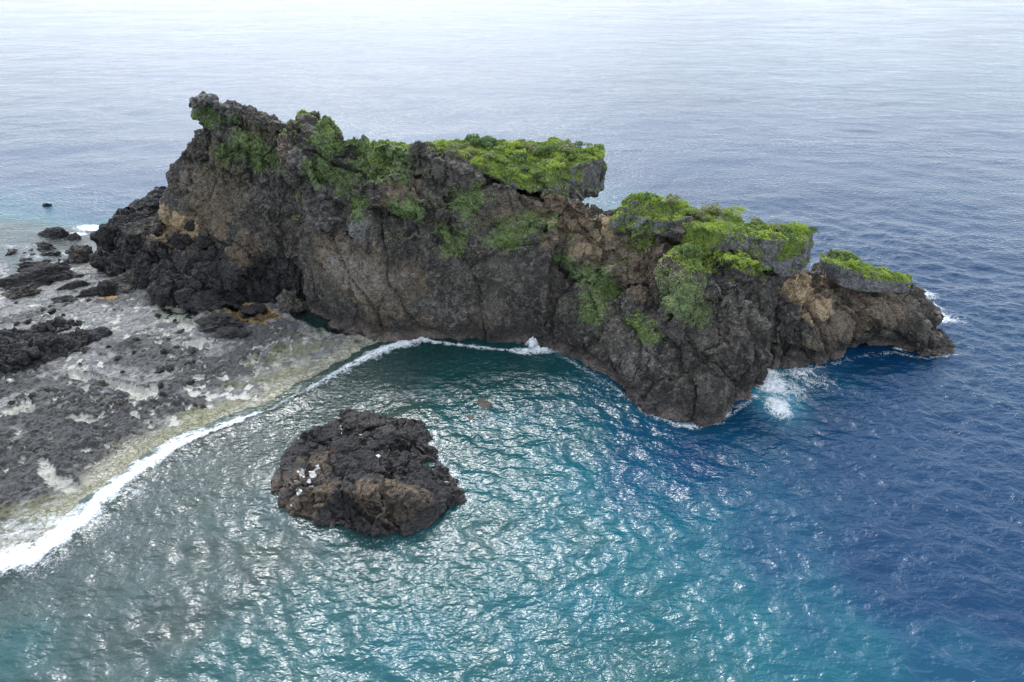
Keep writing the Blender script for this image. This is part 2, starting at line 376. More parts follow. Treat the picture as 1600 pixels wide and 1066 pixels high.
# ------------------------------------------------------------------ sight-line hits on the finished rock, then its own colouring
BV = {}
for nme, (V, F, N) in parts.items():
    BV[nme] = BVHTree.FromPolygons(V.tolist(), F.tolist())
def hit(px, py):
    r = Vector(ray(px, py)).normalized(); o = Vector((0, 0, CAM_H)); best = None
    for nme, b in BV.items():
        q = b.ray_cast(o, r)
        if q[0] is not None and (best is None or q[3] < best[1]): best = (np.array(q[0]), q[3], nme)
    return best
def field(V, marks, base=0.0):
    f = np.full(len(V), float(base)); wob = fbm(V / 1.8, 3) * .55
    for px, py, rad, st in marks:
        h = hit(px, py)
        if h is None: continue
        d = np.linalg.norm((V - h[0]) / np.array([rad, rad * 1.2, rad * .8]), axis=1)
        f = np.maximum(f, st * sstep(1.25, .55, d + wob))
    return f
TAN = [(290,358,4,1.2),(330,330,5,.65),(262,350,4,1.1),(310,290,5,.5),(380,390,3,.6),(350,300,5,.4),(560,425,6,.74),(620,440,4.5,.6),(525,400,4,.7),(590,470,4,.5),(625,300,3,.6),(740,500,3,.3),
       (950,353,2.6,1.25),(930,385,4,.95),(965,385,4,.95),(1000,395,4,.85),(890,350,4,.85),(860,330,3,.8),(1030,400,3,.7),(980,420,3,.7),(990,440,3,.5),(1265,450,3.6,1.35),(1285,484,2.6,1.2),
       (1300,440,3,.8),(1330,500,4,.6),(1380,480,4,.55),(1290,530,3,.5),(800,330,4,.45),(440,240,3,.5),(400,215,3,.5),(330,250,4,.4),(590,505,3,.6),(650,515,3,.55),(1060,420,4,.35)]
PALE = [(545,420,4.5,.55),(600,445,4,.45),(700,480,4,.35),(960,400,4,.35),(1150,440,4,.4),(1100,440,3,.3),(420,300,5,.3),(300,280,4,.3),(1000,560,5,.25),(560,360,2.2,1),(490,330,3,.7),(380,235,2.5,.6),(570,260,2.5,.5),(1040,345,3,.8),(1000,345,2.5,.8),(330,170,4,.55),(470,250,3,.6),(510,300,2.5,.6),(1180,400,3,.4)]
MOSS = [(320,185,2.2,1.2),(395,240,3.6,1.3),(350,240,2.5,.8),(560,325,2,1),(500,265,3.2,.9),(590,240,4.5,1.0),(732,316,2.6,1),(640,330,2.4,1),(700,370,2.4,.9),
        (705,385,2,.9),(790,370,3,.8),(830,350,2.4,.8),(520,215,3,1),(540,285,2.5,.7),(620,265,3,.6),(940,440,3.2,.9),(930,490,2.2,.9),(1005,515,2,.9),(1065,460,3.4,.9),
        (1090,485,2.4,.9),(875,400,1.6,.9),(1000,370,3,.5),(900,420,2,.6),(360,190,1.5,.6),(860,345,2,.7)]
headland = empty('rocky_headland', (5, 88, 0))
tag(headland, 'long dark rocky headland with sheer cliff, leaning spire and green capped blocks above the sea', 'headland')
mats = {'lava_apron': M_BLACK, 'upper_cap': M_LIME, 'broad_cap': M_LIME, 'tip_cap': M_LIME}
labs = {'spire': 'brown grey spire with a bare horn leaning over the shore', 'lava_apron': 'black jumbled lava at the foot of the spire',
        'cliff_wall': 'sheer dark wall with green tufts and a pale hollow low down', 'buttress': 'dark bulging buttress dropping into deep blue water',
        'outer_tip': 'low rocky point with bare tan soil', 'upper_cap': 'overhanging limestone block covered in bushes',
        'broad_cap': 'broad flat limestone block with green top and pale prow', 'tip_cap': 'small undercut limestone block with green top'}
PARTOBJ = {}
for nme, (V, F, N) in parts.items():
    capq = nme.endswith('cap')
    gu = np.zeros(len(V))
    at = dict(tan=field(V, TAN) * (0 if capq else 1), pale=field(V, PALE, .45 if capq else 0), moss=field(V, MOSS), guano=gu,
              tide=np.full(len(V), 0. if nme in ('lava_apron', 'spire') or capq else 1.))
    o = mk(nme, V, F, mats.get(nme, M_ROCK), None, smooth=False, attrs=at); o['label'] = labs[nme]
    o.parent = headland; o.matrix_parent_inverse = headland.matrix_world.inverted()
    o.location = (-5, -88, 0); o.matrix_parent_inverse.identity(); PARTOBJ[nme] = o

# ------------------------------------------------------------------ lone boulder standing in the lagoon
tb = [(436,760,50.3),(470,764,48.7),(560,766,47.5),(640,770,47.2),(712,778,49.2),(692,748,52.3),(655,706,56),(640,684,58.2),(540,678,58.6),(500,696,57),(458,730,53.4)]
bb = [W(424,772), W(458,812), W(570,840), W(642,836), W(728,782), W(706,745), W(668,700), W(648,672) + [1, 1.5, 0], W(540,665) + [0, 2, 0], W(492,684) + [-.5, 0, 0], W(444,722)]
bb = [b + np.array([0, 0, -3.0]) for b in bb]; mid_ = [b + np.array([0, 0, 3.6]) for b in bb]
Vb, Fb = remesh([prism([A(*q) for q in tb], mid_), prism(mid_, bb)], .13)
Vb = rockify(Vb, Fb, .6, 11, lo=5, fine=1.0)
bvb = BVHTree.FromPolygons(Vb.tolist(), Fb.tolist()); BV['sea_boulder'] = bvb
gu = np.zeros(len(Vb))
for px, py, r in ((472,739,.55),(488,740,.5),(468,769,.42),(497,732,.3),(463,752,.25),(455,790,.25),(590,712,.3),(482,752,.22)):
    h = hit(px, py)
    if h: gu = np.maximum(gu, sstep(1.5, .4, np.linalg.norm(Vb - h[0], axis=1) / (r * .8) + fbm(Vb / .35, 2) * .9))
BT = [(460,755,2.0,.5),(500,768,2,.6),(560,766,2,.45),(620,764,2.2,.6),(660,772,2,.4),(480,790,2,.7),(500,715,2,.5),(600,790,3,.35),(450,800,1.6,.7),(640,800,2,.4)]
so_ = mk('sea_boulder', Vb, Fb, M_BLACK, smooth=False, attrs=dict(tan=field(Vb, BT), pale=np.zeros(len(Vb)), moss=np.zeros(len(Vb)), guano=gu, tide=np.full(len(Vb), .35)))
tag(so_, 'large lone dark boulder with white bird droppings, surrounded by the shallow sea', 'boulder')

# ------------------------------------------------------------------ reef flat
def polydist(x, y, poly, closed=True):            # distance to a polyline
    d = np.full(x.shape, 1e9); n = len(poly); tt = np.zeros(x.shape)
    for i in range(n if closed else n - 1):
        a = poly[i]; b = poly[(i + 1) % n]; e = b - a; L2 = (e ** 2).sum()
        t = np.clip(((x - a[0]) * e[0] + (y - a[1]) * e[1]) / L2, 0, 1)
        q = np.hypot(x - a[0] - t * e[0], y - a[1] - t * e[1]); m = q < d
        d = np.where(m, q, d); tt = np.where(m, (i + t) / max(n - 1, 1), tt)
    return d, tt
def inside(x, y, poly):
    r = np.zeros(x.shape, bool); n = len(poly)
    for i in range(n):
        a = poly[i]; b = poly[(i + 1) % n]
        c = ((a[1] > y) != (b[1] > y)) & (x < (b[0] - a[0]) * (y - a[1]) / (b[1] - a[1] + 1e-12) + a[0]); r ^= c
    return r
SURF = np.array([W(*q)[:2] for q in ((-330,1010),(-120,935),(0,895),(60,872),(110,838),(165,785),(225,735),(300,690),(370,662),(430,640),(490,606),(545,573),(590,548),(625,536),(655,534))])
BACK = np.array([W(*q)[:2] for q in ((655,520),(560,490),(480,455),(300,420),(190,390),(150,398),(100,400),(45,410),(0,400),(-100,392),(-330,395))])
REEF = np.concatenate([SURF, BACK])
gx = np.arange(-125, -6, .24); gy = np.arange(36, 124, .24)
X, Y = np.meshgrid(gx, gy); x = X.ravel(); y = Y.ravel()
dS, _ = polydist(x, y, REEF); sd_ = np.where(inside(x, y, REEF), dS, -dS) + fbm(P3(x, y) / 6, 3) * 1.6
dEdge, _ = polydist(x, y, SURF, False)
base = -.15 + .75 * sstep(-1, 15, sd_) + np.where(sd_ < 0, sd_ * .22, 0)
level = .02 + .55 * sstep(0, 15, sd_)              # water level standing in the hollows
pts = P3(x, y)
big = fbm(pts / 9 + 4, 3)
def blobs(marks):
    f = np.zeros(x.shape); wob = fbm(pts / 1.7 + 8, 3) * .7
    for px, py, rx, ry, rot, st in marks:
        c = W(px, py, .5); u = x - c[0]; v = y - c[1]; ca, sa = math.cos(R(rot)), math.sin(R(rot))
        d = np.hypot((u * ca + v * sa) / rx, (-u * sa + v * ca) / ry) + wob
        f = np.maximum(f, st * sstep(1.3, .7, d))
    return f
crust = blobs([(150,640,9,4.5,-20,1),(120,690,7,4,-10,1),(40,720,6,5,0,1),(20,760,5,3,20,.9),(290,630,3,1.8,0,1),(250,560,6,3,0,.7),(420,520,5,4,30,.6),(330,580,5,3,10,.7),
               (60,650,5,3,0,.8),(180,690,5,3,30,1),(150,730,4,2,20,.8),(350,500,5,3,0,.8),(90,600,5,2.5,0,.5),(200,470,5,2,0,.5),(210,540,6,2,10,.5),(380,560,4,2,10,.6),(-90,700,9,6,0,1),(-60,600,9,5,0,.8)])
crust = np.clip(crust + sstep(.15, .6, big) * .5 * (sd_ > 6), 0, 1) * sstep(3.0, 6.5, dEdge)
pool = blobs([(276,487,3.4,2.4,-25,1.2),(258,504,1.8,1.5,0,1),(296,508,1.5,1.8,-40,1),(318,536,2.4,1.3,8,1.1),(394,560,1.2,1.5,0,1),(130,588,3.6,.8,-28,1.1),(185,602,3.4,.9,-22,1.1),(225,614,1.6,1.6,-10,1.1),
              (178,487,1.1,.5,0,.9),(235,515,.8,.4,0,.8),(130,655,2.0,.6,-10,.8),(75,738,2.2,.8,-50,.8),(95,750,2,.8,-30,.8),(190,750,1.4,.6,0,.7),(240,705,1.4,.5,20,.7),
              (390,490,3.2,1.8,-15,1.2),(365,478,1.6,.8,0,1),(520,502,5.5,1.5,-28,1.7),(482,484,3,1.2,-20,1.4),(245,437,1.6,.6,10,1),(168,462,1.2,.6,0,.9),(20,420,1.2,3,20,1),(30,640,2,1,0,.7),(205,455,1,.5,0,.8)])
fine = .55 * ridge(pts / 1.7) * .5 + .40 * ridge(pts / .75 + 3) * .6 + .22 * perlin(pts / .36)
z = base + big * .10 * sstep(2, 8, sd_) + fine * (.30 + .85 * crust) * sstep(-2, 7, dEdge) + crust * .30 + .05 * fbm(pts / 2.4 + 31, 2)
pocket = sstep(.10, .34, fbm(pts / 1.15 + 131, 2)) * sstep(3, 6, sd_) * sstep(-.3, .35, fbm(pts / 7 + 19, 2))
z -= pocket * (.25 + .35 * crust)
z -= pool * (.95 + .25 * perlin(pts / 1.0)) + .20 * sstep(.20, .42, fbm(pts / 2.0 + 77, 3)) * sstep(2.5, 5, sd_)
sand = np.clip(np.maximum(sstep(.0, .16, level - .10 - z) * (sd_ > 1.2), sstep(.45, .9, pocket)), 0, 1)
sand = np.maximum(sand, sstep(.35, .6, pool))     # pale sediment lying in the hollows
amber = blobs([(390,490,4.2,2.6,-15,1),(365,478,2.4,1.4,0,1),(245,437,1.8,.9,0,.8),(168,465,1.4,.8,0,.8)])
algae = np.clip(blobs([(460,545,5,1.4,25,1),(420,585,6,1.0,28,.8),(330,635,5,1.2,35,1),(290,662,4,1.0,40,1),(240,690,4,1.2,45,.8),(180,745,5,1.4,40,.8),(60,790,6,1.6,30,.8),(470,520,4,1.2,10,.6),(430,560,4,1,20,.6)]), 0, 1)
edge = sstep(6.8, 2.6, dEdge + fbm(pts / 5 + 60, 2) * 3) * sstep(-.6, 1.0, sd_)
deepgreen = blobs([(520,502,6.5,2.2,-28,1),(482,484,4,1.8,-20,1)])
nx_, ny_ = len(gx), len(gy)
idx = np.arange(nx_ * ny_).reshape(ny_, nx_)
Q = np.stack([idx[:-1, :-1], idx[:-1, 1:], idx[1:, 1:], idx[1:, :-1]], -1).reshape(-1, 4)
keep = (sd_[Q] > -7).any(1); Q = Q[keep]; used, inv = np.unique(Q, return_inverse=True); Q = inv.reshape(-1, 4)
k = NT('reef_rock')
n1 = k.noise(.5, 6, .65); n2 = k.noise(2.2, 6, .65, dist=.5); n3 = k.noise(7, 4, .6)
c = k.mix(k.rng(n2, .36, .64), (.06, .06, .062), (.245, .24, .23))
c = k.mix(k.rng(n1, .55, .72, 0, .6), c, (.29, .28, .26))
c = k.mix(k.rng(k.noise(.9, 6, .7), .50, .40, 0, .85), c, (.045, .044, .044))
c = k.mix(k.rng(k.math('MULTIPLY', k.attr('crust'), k.rng(n2, .28, .5, .5, 1.3)), .25, .6), c, k.mix(k.rng(n3, .4, .7), (.03, .03, .031), (.10, .096, .09)))
wv = k.n('ShaderNodeTexNoise'); k.l(k.pos, wv.inputs['Vector']); wv.inputs['Scale'].default_value = .9; wv.inputs['Detail'].default_value = 4
wa = k.n('ShaderNodeVectorMath', operation='MULTIPLY_ADD'); k.l(wv.outputs['Color'], wa.inputs[0]); wa.inputs[1].default_value = (2.6, 2.6, 0); k.l(k.map((1, 1.25, .2)), wa.inputs[2])
ve = k.voro(1.15, 'DISTANCE_TO_EDGE', wa.outputs[0])
pav = k.mix(k.rng(k.math('ADD', ve, k.rng(n2, .3, .7, -.06, .1)), .02, .12, .32, 0), k.mix(k.rng(n1, .35, .65), (.25, .235, .17), (.42, .40, .30)), (.06, .058, .045))
c = k.mix(k.math('MULTIPLY', k.attr('edge'), k.rng(n2, .25, .45)), c, pav)
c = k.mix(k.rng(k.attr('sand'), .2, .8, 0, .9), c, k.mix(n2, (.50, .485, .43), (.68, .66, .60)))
c = k.mix(k.rng(k.math('MULTIPLY', k.attr('algae'), k.rng(n2, .3, .6, .2, 1.2)), .25, .9, 0, .55), c, (.14, .145, .04))
c = k.mix(k.rng(k.attr('amber'), .3, .8, 0, .85), c, k.mix(n2, (.20, .10, .02), (.38, .24, .06)))
c = k.mix(k.math('MULTIPLY', k.rng(k.voro(1.7), .34, .16), k.rng(k.noise(1.1, 3), .4, .6, 0, .85)), c, (.02, .02, .021))
c = k.mix(k.rng(k.noise(10, 3, .7), .46, .34, 0, .8), c, (.03, .03, .031))
c = k.mix(k.attr('deepgreen'), c, (.012, .03, .02))
h = k.math('ADD', k.math('MULTIPLY', k.noise(3.2, 8, .7), .9), k.math('MULTIPLY', k.rng(ve, 0, .12), k.math('MULTIPLY', k.attr('edge'), .5)))
M_REEF = k.done(k.pbsdf(c, k.rng(k.attr('crust'), 0, 1, .30, .8), k.bump(h, 1.0, .4), .5))
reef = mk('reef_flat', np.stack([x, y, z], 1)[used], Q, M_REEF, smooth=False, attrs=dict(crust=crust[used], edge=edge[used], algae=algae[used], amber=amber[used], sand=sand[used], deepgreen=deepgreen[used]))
tag(reef, kind='structure')
# water standing in the hollows of the reef
gp = 3; px_, py_ = np.meshgrid(np.arange(0, nx_, gp), np.arange(0, ny_, gp)); pid = (py_ * nx_ + px_)
pz = (level - .16)
loc = np.arange(pid.size).reshape(pid.shape)
PQ = np.stack([loc[:-1, :-1], loc[:-1, 1:], loc[1:, 1:], loc[1:, :-1]], -1).reshape(-1, 4)
pf = pid.ravel(); PQ = PQ[(sd_[pf][PQ] > 1.5).all(1)]; u2, inv = np.unique(PQ, return_inverse=True); PQ = inv.reshape(-1, 4); pf = pf[u2]
k = NT('tide_pool_water')
fr = k.n('ShaderNodeFresnel'); fr.inputs[0].default_value = 1.34
gl = k.n('ShaderNodeBsdfGlossy'); gl.inputs['Roughness'].default_value = .03
k.l(k.bump(k.noise(2.5, 3), .05, .05), gl.inputs['Normal'])
tr = k.n('ShaderNodeBsdfTransparent'); tr.inputs[0].default_value = (.93, .94, .91, 1)
m = k.n('ShaderNodeMixShader'); k.l(k.math('MULTIPLY', fr.outputs[0], 1.0), m.inputs[0]); k.l(tr.outputs[0], m.inputs[1]); k.l(gl.outputs[0], m.inputs[2])
M_POOL = k.done(m.outputs[0])
po = mk('tide_pool_water', np.stack([x[pf], y[pf], pz[pf]], 1), PQ, M_POOL); tag(po, kind='structure')
def reef_z(wx, wy):
    i = np.clip(np.round((np.asarray(wx) - gx[0]) / .24).astype(int), 0, nx_ - 1); j = np.clip(np.round((np.asarray(wy) - gy[0]) / .24).astype(int), 0, ny_ - 1)
    return z[j * nx_ + i]

# ------------------------------------------------------------------ sea: spectrum waves over a seabed
def ocean(L, N, lo, hi, wind, V, seed, spread=2):
    r = np.random.RandomState(seed); kf = 2 * np.pi * np.fft.fftfreq(N, L / N); KX, KY = np.meshgrid(kf, kf); K = np.hypot(KX, KY); K[0, 0] = 1e9
    Lw = V * V / 9.81; c = (KX * wind[0] + KY * wind[1]) / K
    Ph = np.exp(-1 / (K * Lw) ** 2) / K ** 4 * (np.abs(c) ** spread + .06)
    lam = 2 * np.pi / K; Ph *= (lam > lo) * (lam < hi)
    h = np.fft.ifft2((r.normal(size=(N, N)) + 1j * r.normal(size=(N, N))) * np.sqrt(Ph)).real
    return h / h.std()
def wdir(a): return (math.sin(R(a)), math.cos(R(a)))
T1 = (96.0, ocean(96, 512, .8, 9, wdir(12), 2.9, 1)); T2 = (420.0, ocean(420, 512, 6, 60, wdir(-14), 6.5, 2)); T3 = (61.0, ocean(61, 512, .55, 3.0, wdir(50), 2.2, 5, 1))
def tile(T, x, y):
    L, h = T; N = h.shape[0]; u = (x / L * N) % N; v = (y / L * N) % N
    i = np.floor(u).astype(int) % N; j = np.floor(v).astype(int) % N; a = u - np.floor(u); b = v - np.floor(v); i2 = (i + 1) % N; j2 = (j + 1) % N
    return (h[j, i] * (1 - a) + h[j, i2] * a) * (1 - b) + (h[j2, i] * (1 - a) + h[j2, i2] * a) * b
DEP = [(560,600,1.0,0),(620,570,1.6,.5),(660,560,2.6,1),(720,600,5,1),(800,580,6,1),(860,600,7,.8),(480,650,1.0,0),(420,680,1.0,0),(350,720,1.0,0),(200,850,1.1,0),(250,950,1.5,0),(120,930,1.2,0),(30,1010,2.6,0),(400,860,1.5,0),
       (400,1000,2.6,0),(500,950,3.0,0),(600,900,2.8,0),(640,1000,3.2,0),(800,950,3.6,0),(850,750,3.3,0),(900,850,3.4,0),(780,690,3.6,.4),(900,680,5,.5),(1000,950,3.7,0),(1100,1030,3.4,0),(950,1055,3.2,0),(1180,1000,3.8,0),
       (1000,750,7.5,0),(1080,720,14,0),(1000,680,11,.2),(940,620,10,.5),(1200,850,9,0),(1080,850,6,0),(1300,1000,6,0),(1300,1060,4.6,0),(1500,1050,9,0),(1400,900,17,0),(1400,700,26,0),(1590,900,28,0),(1560,600,34,0),(1250,650,14,0),(1207,610,5,0),
       (560,700,1.4,0),(440,800,1.6,0),(730,820,2.8,0),(600,640,1.6,.3),(520,690,1.2,0),(560,860,2.2,0),
       (60,330,9,0),(150,330,12,0),(0,360,.9,0),(100,380,.6,0),(100,250,24,0),(220,280,24,0),(0,200,20,0),(250,150,26,0),(500,120,24,0),(800,180,34,0),(1100,250,40,0),(1500,300,40,0),(0,50,34,0),(800,20,45,0),(1590,20,45,0),
       (-300,200,20,0),(-200,1100,2,0),(-100,1000,1.5,0),(800,1300,4,0),(300,1300,3,0),(1400,1300,10,0),(1900,900,35,0),(1900,500,45,0),(650,450,3,.5),(1000,500,9,.3),(300,400,1,0),(1300,480,20,0)]
DP = np.array([W(a, b)[:2] for a, b, _, _ in DEP]); DV = np.array([c for _, _, c, _ in DEP]); DG = np.array([c for _, _, _, c in DEP])
def depth_at(x, y):
    num = np.zeros(x.shape); g = np.zeros(x.shape); den = np.zeros(x.shape)
    dist = np.hypot(x, y) * .03
    for (a, b), v, q in zip(DP, DV, DG):
        w = 1 / ((x - a) ** 2 + (y - b) ** 2 + dist ** 2 + 2.0) ** 1.6; num += w * math.log(v); g += w * q; den += w
    return np.exp(num / den), g / den
SURFBREAK = SURF
def sea_z(x, y, step):
    d, _ = polydist(x, y, REEF); ins = inside(x, y, REEF); sdx = np.where(ins, d, -d)
    far = np.hypot(x, y)
    calm = .45 + .55 * sstep(2, 14, -sdx)
    cove = 1 - .35 * np.exp(-((x + 2) ** 2 / 22 ** 2 + (y - 72) ** 2 / 10 ** 2))
    h = .072 * tile(T1, x, y) * sstep(1.3, .5, step) + .05 * tile(T2, x, y) + .03 * tile(T3, x * .94 + y * .34, y * .94 - x * .34) * sstep(.8, .4, step)
    h = h + .035 * tile(T1, x * .31 + 40, y * .31 + 11) * sstep(4, 1.5, step)
    h *= calm * cove
    dB, tB = polydist(x, y, SURFBREAK, False)
    off = np.where(ins, dB, -dB)
    amp = np.interp(tB, [0, .2, .5, .68, .76, .9, 1], [.5, .55, .5, .35, .18, .3, .2])
    h = h + amp * np.exp(-((off + .5) / 1.1) ** 2) * (.75 + .5 * perlin(P3(x, y) / 3))
    h = h - .6 * sstep(1.5, 5, sdx)
    return h
def axis(lo, hi, a, b, s, gr, cap):
    mid = list(np.arange(a, b + 1e-6, s)); L = []; q = a; st = s
    while q > lo: st = min(st * gr, cap); q -= st; L.append(q)
    Rr = []; q = mid[-1]; st = s
    while q < hi: st = min(st * gr, cap); q += st; Rr.append(q)
    return np.array(L[::-1] + mid + Rr)
ax = axis(-26000, 26000, -58, 66, .3, 1.022, 3000); ay = axis(-400, 30000, 27, 100, .3, 1.018, 3000)
SX, SY = np.meshgrid(ax, ay); stx = np.gradient(ax); sty = np.gradient(ay); STP = np.maximum(stx[None, :], sty[:, None])
sx, sy = SX.ravel(), SY.ravel(); sz = sea_z(sx, sy, STP.ravel())
dep, grn = depth_at(sx, sy)
sp = P3(sx, sy); dep = dep * np.exp((.24 * fbm(sp / 14 + 5, 3) + .16 * fbm(sp / 5 + 2, 4)) * sstep(14, 7, dep))
def ramp(v, xs, cs): return np.stack([np.interp(np.log(v), np.log(xs), [c[i] for c in cs]) for i in range(3)], 1)
wc = ramp(np.clip(dep, .5, 60), [.8, 1.6, 3.0, 4.5, 8, 14, 28, 45], [(.046, .056, .050), (.032, .060, .058), (.010, .058, .062), (.004, .064, .085), (.002, .036, .072), (.001, .021, .058), (.001, .022, .058), (.002, .026, .060)])
wc = wc * (1 - grn[:, None] * .95) + np.array([.004, .024, .021]) * grn[:, None] * .95
ch = W(1207, 612); cq = np.exp(-(((sx - ch[0]) / 2.6) ** 2 + ((sy - ch[1]) / 4.5) ** 2))[:, None]      # aerated water in the cleft
wc = wc * (1 - cq * .8) + np.array([.06, .28, .36]) * cq * .8
opac = 1 - np.exp(-np.clip(dep, 0, 60) * .55)
na, nb = len(ax), len(ay); idx = np.arange(na * nb).reshape(nb, na)
SQ = np.stack([idx[:-1, :-1], idx[:-1, 1:], idx[1:, 1:], idx[1:, :-1]], -1).reshape(-1, 4)
k = NT('sea_water')
df = k.n('ShaderNodeBsdfDiffuse'); k.l(k.attr('wc', True), df.inputs[0])
tr = k.n('ShaderNodeBsdfTransparent'); tr.inputs[0].default_value = (.75, .88, .84, 1)
bd = k.n('ShaderNodeMixShader'); k.l(k.attr('opac'), bd.inputs[0]); k.l(tr.outputs[0], bd.inputs[1]); k.l(df.outputs[0], bd.inputs[2])
r1 = k.noise(1.5, 2, .5, k.map((.75, 1.2, 1)), .3); r2 = k.noise(2.2, 2, .5, k.map((.8, 1.15, 1)), .2); r3 = k.noise(.16, 2, .5, k.map((.7, 1.2, 1)), .3)
hh = k.math('ADD', k.math('ADD', k.math('MULTIPLY', r1, .18), k.math('MULTIPLY', r2, .07)), k.math('MULTIPLY', r3, .35))
hh = k.math('MULTIPLY', hh, k.rng(k.noise(.035, 3, .5, k.map((.6, 1.4, 1))), .35, .65, .65, 1.25))     # gusts
bn = k.bump(hh, 1.0, 1.0)
fr = k.n('ShaderNodeFresnel'); fr.inputs[0].default_value = 1.34; k.l(bn, fr.inputs['Normal'])
gl = k.n('ShaderNodeBsdfGlossy'); gl.inputs['Roughness'].default_value = .16; k.l(bn, gl.inputs['Normal'])
k.l(bn, df.inputs['Normal'])
m = k.n('ShaderNodeMixShader'); k.l(fr.outputs[0], m.inputs[0]); k.l(bd.outputs[0], m.inputs[1]); k.l(gl.outputs[0], m.inputs[2])
M_SEA = k.done(m.outputs[0])
sea = mk('sea', np.stack([sx, sy, sz], 1), SQ, M_SEA, attrs=dict(opac=opac), cols=dict(wc=wc)); tag(sea, kind='structure')
# seabed
bx = axis(-26000, 26000, -95, 75, 1.0, 1.15, 4000); by = axis(-400, 30000, 25, 125, 1.0, 1.15, 4000)
BX, BY = np.meshgrid(bx, by); b1, b2 = BX.ravel(), BY.ravel(); bd_, _ = depth_at(b1, b2)
bz = -np.maximum(bd_, .7) - .3 + .35 * fbm(P3(b1, b2) / 5, 3) - .3
rk = W(752, 632); bz = np.maximum(bz, .0 - 1.2 * np.hypot((b1 - rk[0]) / 2.4, (b2 - rk[1]) / 2.0) ** 2 + .25 * perlin(P3(b1, b2) / 1.3)) if False else bz
n1_, n2_ = len(bx), len(by); idx = np.arange(n1_ * n2_).reshape(n2_, n1_)
k = NT('seabed'); c = k.mix(k.rng(k.noise(.35, 6, .65), .38, .62), (.035, .034, .028), (.12, .11, .09))
M_BED = k.done(k.pbsdf(c, .9))
sb = mk('seabed', np.stack([b1, b2, bz], 1), np.stack([idx[:-1, :-1], idx[:-1, 1:], idx[1:, 1:], idx[1:, :-1]], -1).reshape(-1, 4), M_BED); tag(sb, kind='structure')

# ------------------------------------------------------------------ foam: lacy sheets lying on the water
k = NT('foam'); fb = k.pbsdf(k.mix(k.rng(k.noise(5, 4), .35, .6), (.38, .42, .45), (.70, .72, .73)), .7, k.bump(k.noise(6, 4), .6, .1), .3)
ft = k.n('ShaderNodeBsdfTransparent'); fm = k.n('ShaderNodeMixShader'); k.l(k.rng(k.math('ADD', k.attr('thick'), k.rng(k.noise(7, 4, .7), .3, .7, -.38, .38)), .12, .95, 0, .88), fm.inputs[0])
k.l(ft.outputs[0], fm.inputs[1]); k.l(fb, fm.inputs[2]); M_FOAM = k.done(fm.outputs[0])
def foam(name, x0, x1, y0, y1, dens, label, step=.11, lift=.25, seed=0, onreef=False):
    fx = np.arange(x0, x1, step); fy = np.arange(y0, y1, step); FX, FY = np.meshgrid(fx, fy); a, b = FX.ravel(), FY.ravel()
    d = dens(a, b); p = P3(a, b, seed * 3.1)
    w = p + np.stack([perlin(p / 1.6), perlin(p / 1.6 + 7), 0 * a], 1) * .8
    lace = np.minimum(billow(w / 1.5), billow(w / .7 + 9) * 1.25)      # 0 on the strands
    lace = np.minimum(lace, billow(w / .36 + 4) * 1.6)
    th = np.clip((d * 1.15 - .10 - lace * 1.5) / .8 + .15 * perlin(p / .3), 0, 1); on = th > .01
    zz = np.maximum(sea_z(a, b, np.full(a.shape, .3)), -9)
    if onreef: zz = np.maximum(zz, np.where((a > gx[0]) & (a < gx[-1]) & (b > gy[0]) & (b < gy[-1]), reef_z(a, b), -9))
    zz = zz + .05 + lift * np.clip(d - .35, 0, 1) * (.3 + 1.1 * billow(p / .55 + 3) + .4 * billow(p / .25))
    i = np.arange(a.size).reshape(FX.shape); q = np.stack([i[:-1, :-1], i[:-1, 1:], i[1:, 1:], i[1:, :-1]], -1).reshape(-1, 4)
    q = q[on[q].sum(1) >= 3]
    if not len(q): return
    u, inv = np.unique(q, return_inverse=True)
    o = mk(name, np.stack([a, b, zz], 1)[u], inv.reshape(-1, 4), M_FOAM, attrs=dict(thick=th[u])); tag(o, label, 'foam', None, 'stuff'); return o
def line_density(pts, prof_in, prof_out, hi):
    L = np.array([W(*q)[:2] for q in pts])
    def f(a, b):
        d, t = polydist(a, b, L, False)
        n = len(L); seg = np.clip((t * (n - 1)).astype(int), 0, n - 2); e = L[seg + 1] - L[seg]
        side = e[:, 0] * (b - L[seg][:, 1]) - e[:, 1] * (a - L[seg][:, 0])     # >0 inland
        wi = np.interp(t, np.linspace(0, 1, len(prof_in)), prof_in); wo_ = np.interp(t, np.linspace(0, 1, len(prof_out)), prof_out)
        w = np.where(side > 0, wi, wo_) * (1 + .5 * perlin(P3(a, b) / 4) + .55 * perlin(P3(a, b) / 1.3)); st = np.interp(t, np.linspace(0, 1, len(hi)), hi)
        return st * np.clip(1 - d / np.maximum(w, .05), 0, 1) ** .8
    return f
def area_density(spots):
    C = [(W(px, py), rx, ry, s) for px, py, rx, ry, s in spots]
    def f(a, b):
        v = np.zeros(a.shape)
        for c, rx, ry, s in C: v = np.maximum(v, s * np.clip(1.15 - np.hypot((a - c[0]) / rx, (b - c[1]) / ry), 0, 1))
        return v
    return f
SP = [(-120,935),(0,895),(60,872),(110,838),(165,785),(225,735),(300,690),(370,662),(430,640)]
foam('breaking_surf', -70, -25, 36, 68, line_density(SP, [5.2, 5.2, 4.4, 3.4, 3.0, 2.6, 1.8, .6], [1.8, 1.5, 1.2, 1.2, 1.0, .9, .6, .2], [1.05, 1.1, 1.15, 1.15, 1.15, 1.1, .95, .5]),
     'long white line of breaking surf along the seaward edge of the reef', lift=.4, seed=1)
foam('wash_foam', -70, -30, 36, 58, area_density([(20,870,7,4,.62),(110,815,6,3,.55),(200,770,4,2.5,.42),(-60,880,7,4,.6),(30,830,5,3,.5)]),
     'thin lacy wash running over the reef behind the breaking surf', seed=2, lift=0, onreef=True)
SP2 = [(430,636),(490,604),(545,573),(590,550),(625,538),(660,531),(720,540),(780,546),(830,548),(865,549)]
